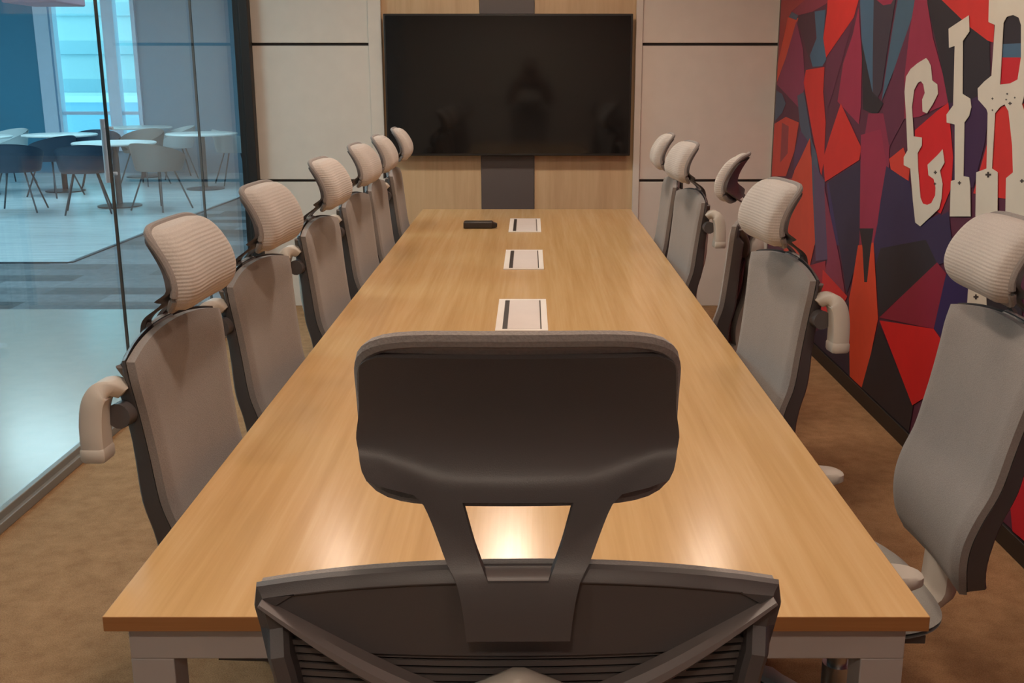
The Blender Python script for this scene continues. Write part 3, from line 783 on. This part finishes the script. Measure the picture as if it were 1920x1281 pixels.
boxs('window_4', (wx0 + .02, wx1 - .02, YC + .11, YC + .118, .36, ZH - .01), M['glass'])
# unseen glowing panels added to brighten the cafe, then the raft
for x in (-9.0, -6.2, -3.6):
    for y in (5.0, 9.0, 13.0):
        t = empty('added_panel_light', (x, y, ZH))
        mb = MB(); mb.box(-.62, .62, -.32, .32, -.03, -.001); bevel(link('housing', mb.mesh('housing', M['ceil']), t), .004)
        mb = MB(); mb.box(-.58, .58, -.28, .28, -.034, -.031); link('diffuser', mb.mesh('diffuser', M['cafe_fill']), t)
        tag(t, 'flat fill light panel added over the area beyond the glass', 'ceiling light', 'added fill light panels beyond the glass')
pa = at_y(84, 9, 12.5)
t = empty('ceiling_raft', (pa.x, 12.5, pa.z))
mb = MB(); mb.box(-.3, .3, -.4, .4, .0, .14); bevel(link('raft_body', mb.mesh('raft_body', M['raft']), t), .02)
mb = MB()
for x in (-.2, .2): mb.tube([(x, 0, .139), (x, 0, ZH - pa.z - .001)], .008, 6)
link('suspension_rod', mb.mesh('suspension_rod', M['darkmetal']), t)
tag(t, 'mauve ceiling raft hanging over the cafe at the top left', 'ceiling raft')
# cafe tables
CT = {}
mb = MB(); mb.lathe([(.01, .722), (.46, .722), (.47, .730), (.47, .742), (.46, .748), (.01, .748)], n=40); CT['top'] = mb.mesh('tabletop', M['cafetop'])
mb = MB(); mb.lathe([(.036, .02), (.036, .722)], n=16); CT['col'] = mb.mesh('column', M['darkmetal'])
mb = MB(); mb.lathe([(.01, .0), (.25, .0), (.25, .012), (.05, .026), (.01, .026)], n=32); CT['foot'] = mb.mesh('foot', M['darkmetal'])
def cafe_table(u, v, label):
    p = at_z(u, v, .748); t = empty('cafe_table', (p.x, p.y, .004))
    link('tabletop', CT['top'], t); link('column', CT['col'], t); link('foot', CT['foot'], t)
    tag(t, label, 'cafe table', 'round cafe tables beyond the glass')
cafe_table(214, 267, 'round white cafe table in front, on a dark column, behind the glass door handle')
cafe_table(112, 252, 'round white cafe table behind the navy chair, left of the window mullion')
cafe_table(378, 250, 'round white cafe table on the right, behind the taupe chair')
cafe_table(-52, 256, 'round white cafe table cut by the left picture edge')
cafe_table(262, 238, 'round white cafe table farthest back under the window')
# cafe chairs
def cafe_chair_meshes(mat, key):
    mb = MB()
    def f(off):
        def g(u, v):
            ang = PI*(1.12*(2*u - 1))            # around the tub, 0 = rear centre
            t = v
            rad = .25*min(1, t*1.9)**.7
            hgt = .44 + .02*t + max(0, t - .52)/.48*(.27*(max(0, math.cos(ang/2.1))**1.2) + .03)
            rad += max(0, t - .52)*.10
            return ((rad - off)*math.sin(ang)*1.05, -(rad - off)*math.cos(ang), hgt + off*.8)
        return g
    mb.grid(f(0), 32, 16); mb.grid(f(.012), 32, 16); CT[key] = mb.mesh('shell', mat)
cafe_chair_meshes(M['darkshell'], 'dark'); cafe_chair_meshes(M['taupeshell'], 'taupe'); cafe_chair_meshes(M['paleshell'], 'pale')
for k in range(4):
    sx, sy = (-1, 1, 1, -1)[k], (-1, -1, 1, 1)[k]
    mb = MB(); mb.tube([(sx*.12, sy*.11, .452), (sx*.24, sy*.24, .0)], .010, 8); CT['cleg%d' % k] = mb.mesh('leg', M['darkmetal'])
def cafe_chair(u, v, zref, deg, key, label):
    p = at_z(u, v, zref); t = empty('cafe_chair', (p.x, p.y, .004), math.radians(deg))
    link('shell', CT[key], t)
    for k in range(4): link('leg', CT['cleg%d' % k], t)
    tag(t, label, 'cafe chair', 'tub chairs beyond the glass')
cafe_chair(160, 322, .46, 20, 'dark', 'navy tub chair on thin legs left of the glass door joint')
cafe_chair(298, 318, .46, -25, 'taupe', 'taupe tub chair on thin legs right of the glass door joint')
cafe_chair(30, 320, .46, 10, 'dark', 'navy tub chair beside the left picture edge')
cafe_chair(268, 285, .46, 160, 'taupe', 'taupe tub chair behind the front cafe table')
cafe_chair(184, 288, .46, 200, 'dark', 'navy tub chair tucked behind the front cafe table')
cafe_chair(14, 284, .46, 150, 'pale', 'pale tub chair at the far left behind the navy chair')
cafe_chair(330, 276, .46, 120, 'pale', 'pale tub chair left of the right hand cafe table')
cafe_chair(440, 284, .46, -60, 'pale', 'pale tub chair in front of the right hand cafe table')
cafe_chair(98, 300, .46, 70, 'dark', 'navy tub chair left of the second cafe table')

# outside the window: a pale banded building and low trees
mb = MB(); mb.box(-40, 20, 60, 75, -20, 30); 
bld = empty('office_building', (0, 60, -20))
mb = MB(); mb.box(-42, 6, 0, 12, 0, 60); link('facade', mb.mesh('facade', M['farwhite']), bld)
mb = MB()
for k in range(22): mb.box(-42, 6, -.25, -.02, 12.5 + k*2.0, 13.2 + k*2.0)
link('floor_band', mb.mesh('floor_band', M['farband']), bld)
lb = empty('low_building', (0, 45, -20))
mb = MB(); mb.box(-34, -6, 0, 8, 0, 20.35); link('facade', mb.mesh('facade', M['fardark']), lb)
mb = MB(); mb.box(-34.2, -5.8, -.2, 8.2, 20.352, 20.6); link('roof', mb.mesh('roof', M['farwhite']), lb)
tag(lb, 'low blue grey building along the bottom of the cafe window view', 'building')
tag(bld, 'pale banded building seen through the cafe window', 'building')


# ------------------------------------------------------------------ photographer, seen only mirrored in the television
M['skin'] = plain('skin', (186, 140, 116), .5); M['shirt'] = plain('dark shirt', (44, 42, 48), .8); M['trousers'] = plain('dark trousers', (38, 40, 50), .85)
M['hair'] = plain('dark hair', (30, 24, 22), .6); M['shoe'] = plain('black shoe', (26, 25, 26), .5)
def skinned(name, chains, mat, parent, sub=2):
    """chains of (x, y, z, r); points that coincide are joined, grown with the Skin modifier"""
    vs, es, rs, idx = [], [], [], {}
    for ch in chains:
        prev = None
        for (x, y, z, r) in ch:
            k = (round(x, 4), round(y, 4), round(z, 4))
            if k not in idx: idx[k] = len(vs); vs.append((x, y, z)); rs.append(r)
            if prev is not None and prev != idx[k]: es.append((prev, idx[k]))
            prev = idx[k]
    me = bpy.data.meshes.new(name); me.from_pydata(vs, es, []); me.materials.append(mat)
    o = link(name, me, parent); o.modifiers.new('skin', 'SKIN')
    if not me.skin_vertices: me.skin_vertices.new()
    for i, r in enumerate(rs):
        sv = me.skin_vertices[0].data[i]; sv.radius = (r, r) if not isinstance(r, tuple) else r; sv.use_root = (i == 0)
    o.modifiers['skin'].use_smooth_shade = True
    m = o.modifiers.new('smooth', 'SUBSURF'); m.levels = sub; m.render_levels = sub
    return o
pers = empty('person', (.0, -.48, 0))
pel, chest, neck = (0, 0, .93, (.15, .11)), (0, .0, 1.30, (.165, .115)), (0, .015, 1.46, .056)
chains = [[pel, (0, 0, 1.1, (.135, .1)), chest, neck, (0, .03, 1.53, .06), (0, .04, 1.585, (.078, .092)), (0, .035, 1.65, (.076, .09)), (0, .03, 1.69, .05)],
          [(0, .04, 1.585, (.078, .092)), (0, .135, 1.58, .014)]]
sleeves = []
for s in (-1, 1):
    sh, el, wr, pm = (s*.19, .0, 1.39, .055), (s*.27, .10, 1.14, .043), (s*.125, .36, 1.44, .029), (s*.105, .405, 1.50, (.034, .020))
    chains.append([chest, sh, el, (s*.21, .22, 1.27, .038), wr, pm]); sleeves.append([chest, (s*.19, .0, 1.39, .068), (s*.27, .10, 1.14, .056), (s*.235, .17, 1.21, .052)])
    for (dz_, l_) in ((.030, .9), (.011, 1.0), (-.009, .95), (-.028, .75)):
        x0 = s*.100
        chains.append([pm, (x0, .43, 1.515 + dz_, .0095), (x0 - s*.014*l_, .462, 1.522 + dz_, .0088), (x0 - s*.036*l_, .470, 1.524 + dz_, .0080)])
    chains.append([pm, (s*.088, .405, 1.478, .0105), (s*.066, .428, 1.496, .0092), (s*.052, .436, 1.512, .0084)])
    chains.append([pel, (s*.09, 0, .86, .088), (s*.10, .015, .50, .058), (s*.105, -.015, .28, .054), (s*.105, -.03, .09, .036), (s*.11, .06, .045, .036), (s*.112, .15, .035, .028)])
skinned('body', chains, M['skin'], pers)
skinned('shirt', [[(0, 0, .90, (.168, .128)), (0, 0, 1.1, (.155, .12)), (0, .0, 1.30, (.182, .132)), (0, .012, 1.43, .075)]] + [[(0, .0, 1.30, (.182, .132))] + c_[1:] for c_ in sleeves], M['shirt'], pers)
skinned('trousers', [[(0, 0, .93, (.160, .12)), (s*.09, 0, .86, .10), (s*.10, .015, .50, .074), (s*.105, -.015, .28, .068), (s*.105, -.03, .075, .055)] for s in (-1, 1)], M['trousers'], pers)
for s in (-1, 1): skinned('shoe', [[(s*.105, -.06, .045, .044), (s*.108, .03, .046, .045), (s*.112, .12, .038, .038), (s*.114, .18, .034, .028)]], M['shoe'], pers)
skinned('hair', [[(0, -.01, 1.56, (.075, .07)), (0, .0, 1.63, (.088, .095)), (0, .015, 1.685, (.080, .085)), (0, .02, 1.715, .05)]], M['hair'], pers)
for s in (-1, 1):
    mb = MB(); mb.lathe([(.002, -.010), (.008, -.006), (.0105, 0), (.008, .006), (.002, .010)], n=12); e = link('eye', mb.mesh('eye', M['black']), pers, (s*.031, .120, 1.607))
    mb = MB(); mb.lathe([(.003, -.028), (.012, -.018), (.015, 0), (.014, .018), (.004, .028)], n=12); link('ear', mb.mesh('ear', M['skin']), pers, (s*.082, .03, 1.59))
mb = MB(); mb.tube([(-.024, .118, 1.535), (0, .128, 1.532), (.024, .118, 1.535)], [.003, .006, .003], 8); link('mouth', mb.mesh('mouth', M['lid']), pers)
tag(pers, 'person in dark clothes holding up a phone, a faint dark reflection in the television screen', 'person')
ph = empty('phone', (0, -.022, 1.54))
mb = MB(); mb.box(-.078, .078, -.004, .004, -.037, .037); bevel(link('phone_body', mb.mesh('phone_body', M['bezel']), ph), .003)
mb = MB(); mb.box(-.074, .074, -.0052, -.0042, -.034, .034); link('screen', mb.mesh('screen', M['tvblack']), ph)
tag(ph, 'black phone held up sideways by the person reflected in the television', 'phone')

# ------------------------------------------------------------------ world and view
w = bpy.data.worlds.new('world'); sc.world = w; w.use_nodes = True
bg = w.node_tree.nodes['Background']; bg.inputs[0].default_value = (.30, .86, 1.0, 1); bg.inputs[1].default_value = 2.5
sc.view_settings.view_transform = 'Standard'; sc.view_settings.look = 'None'
sc.view_settings.exposure = -0.26; sc.view_settings.gamma = 1.0
sc.view_settings.use_curve_mapping = False
sc.cycles.use_denoising = True
sc.cycles.max_bounces = 8; sc.cycles.transparent_max_bounces = 12
sc.cycles.sample_clamp_indirect = 4.0
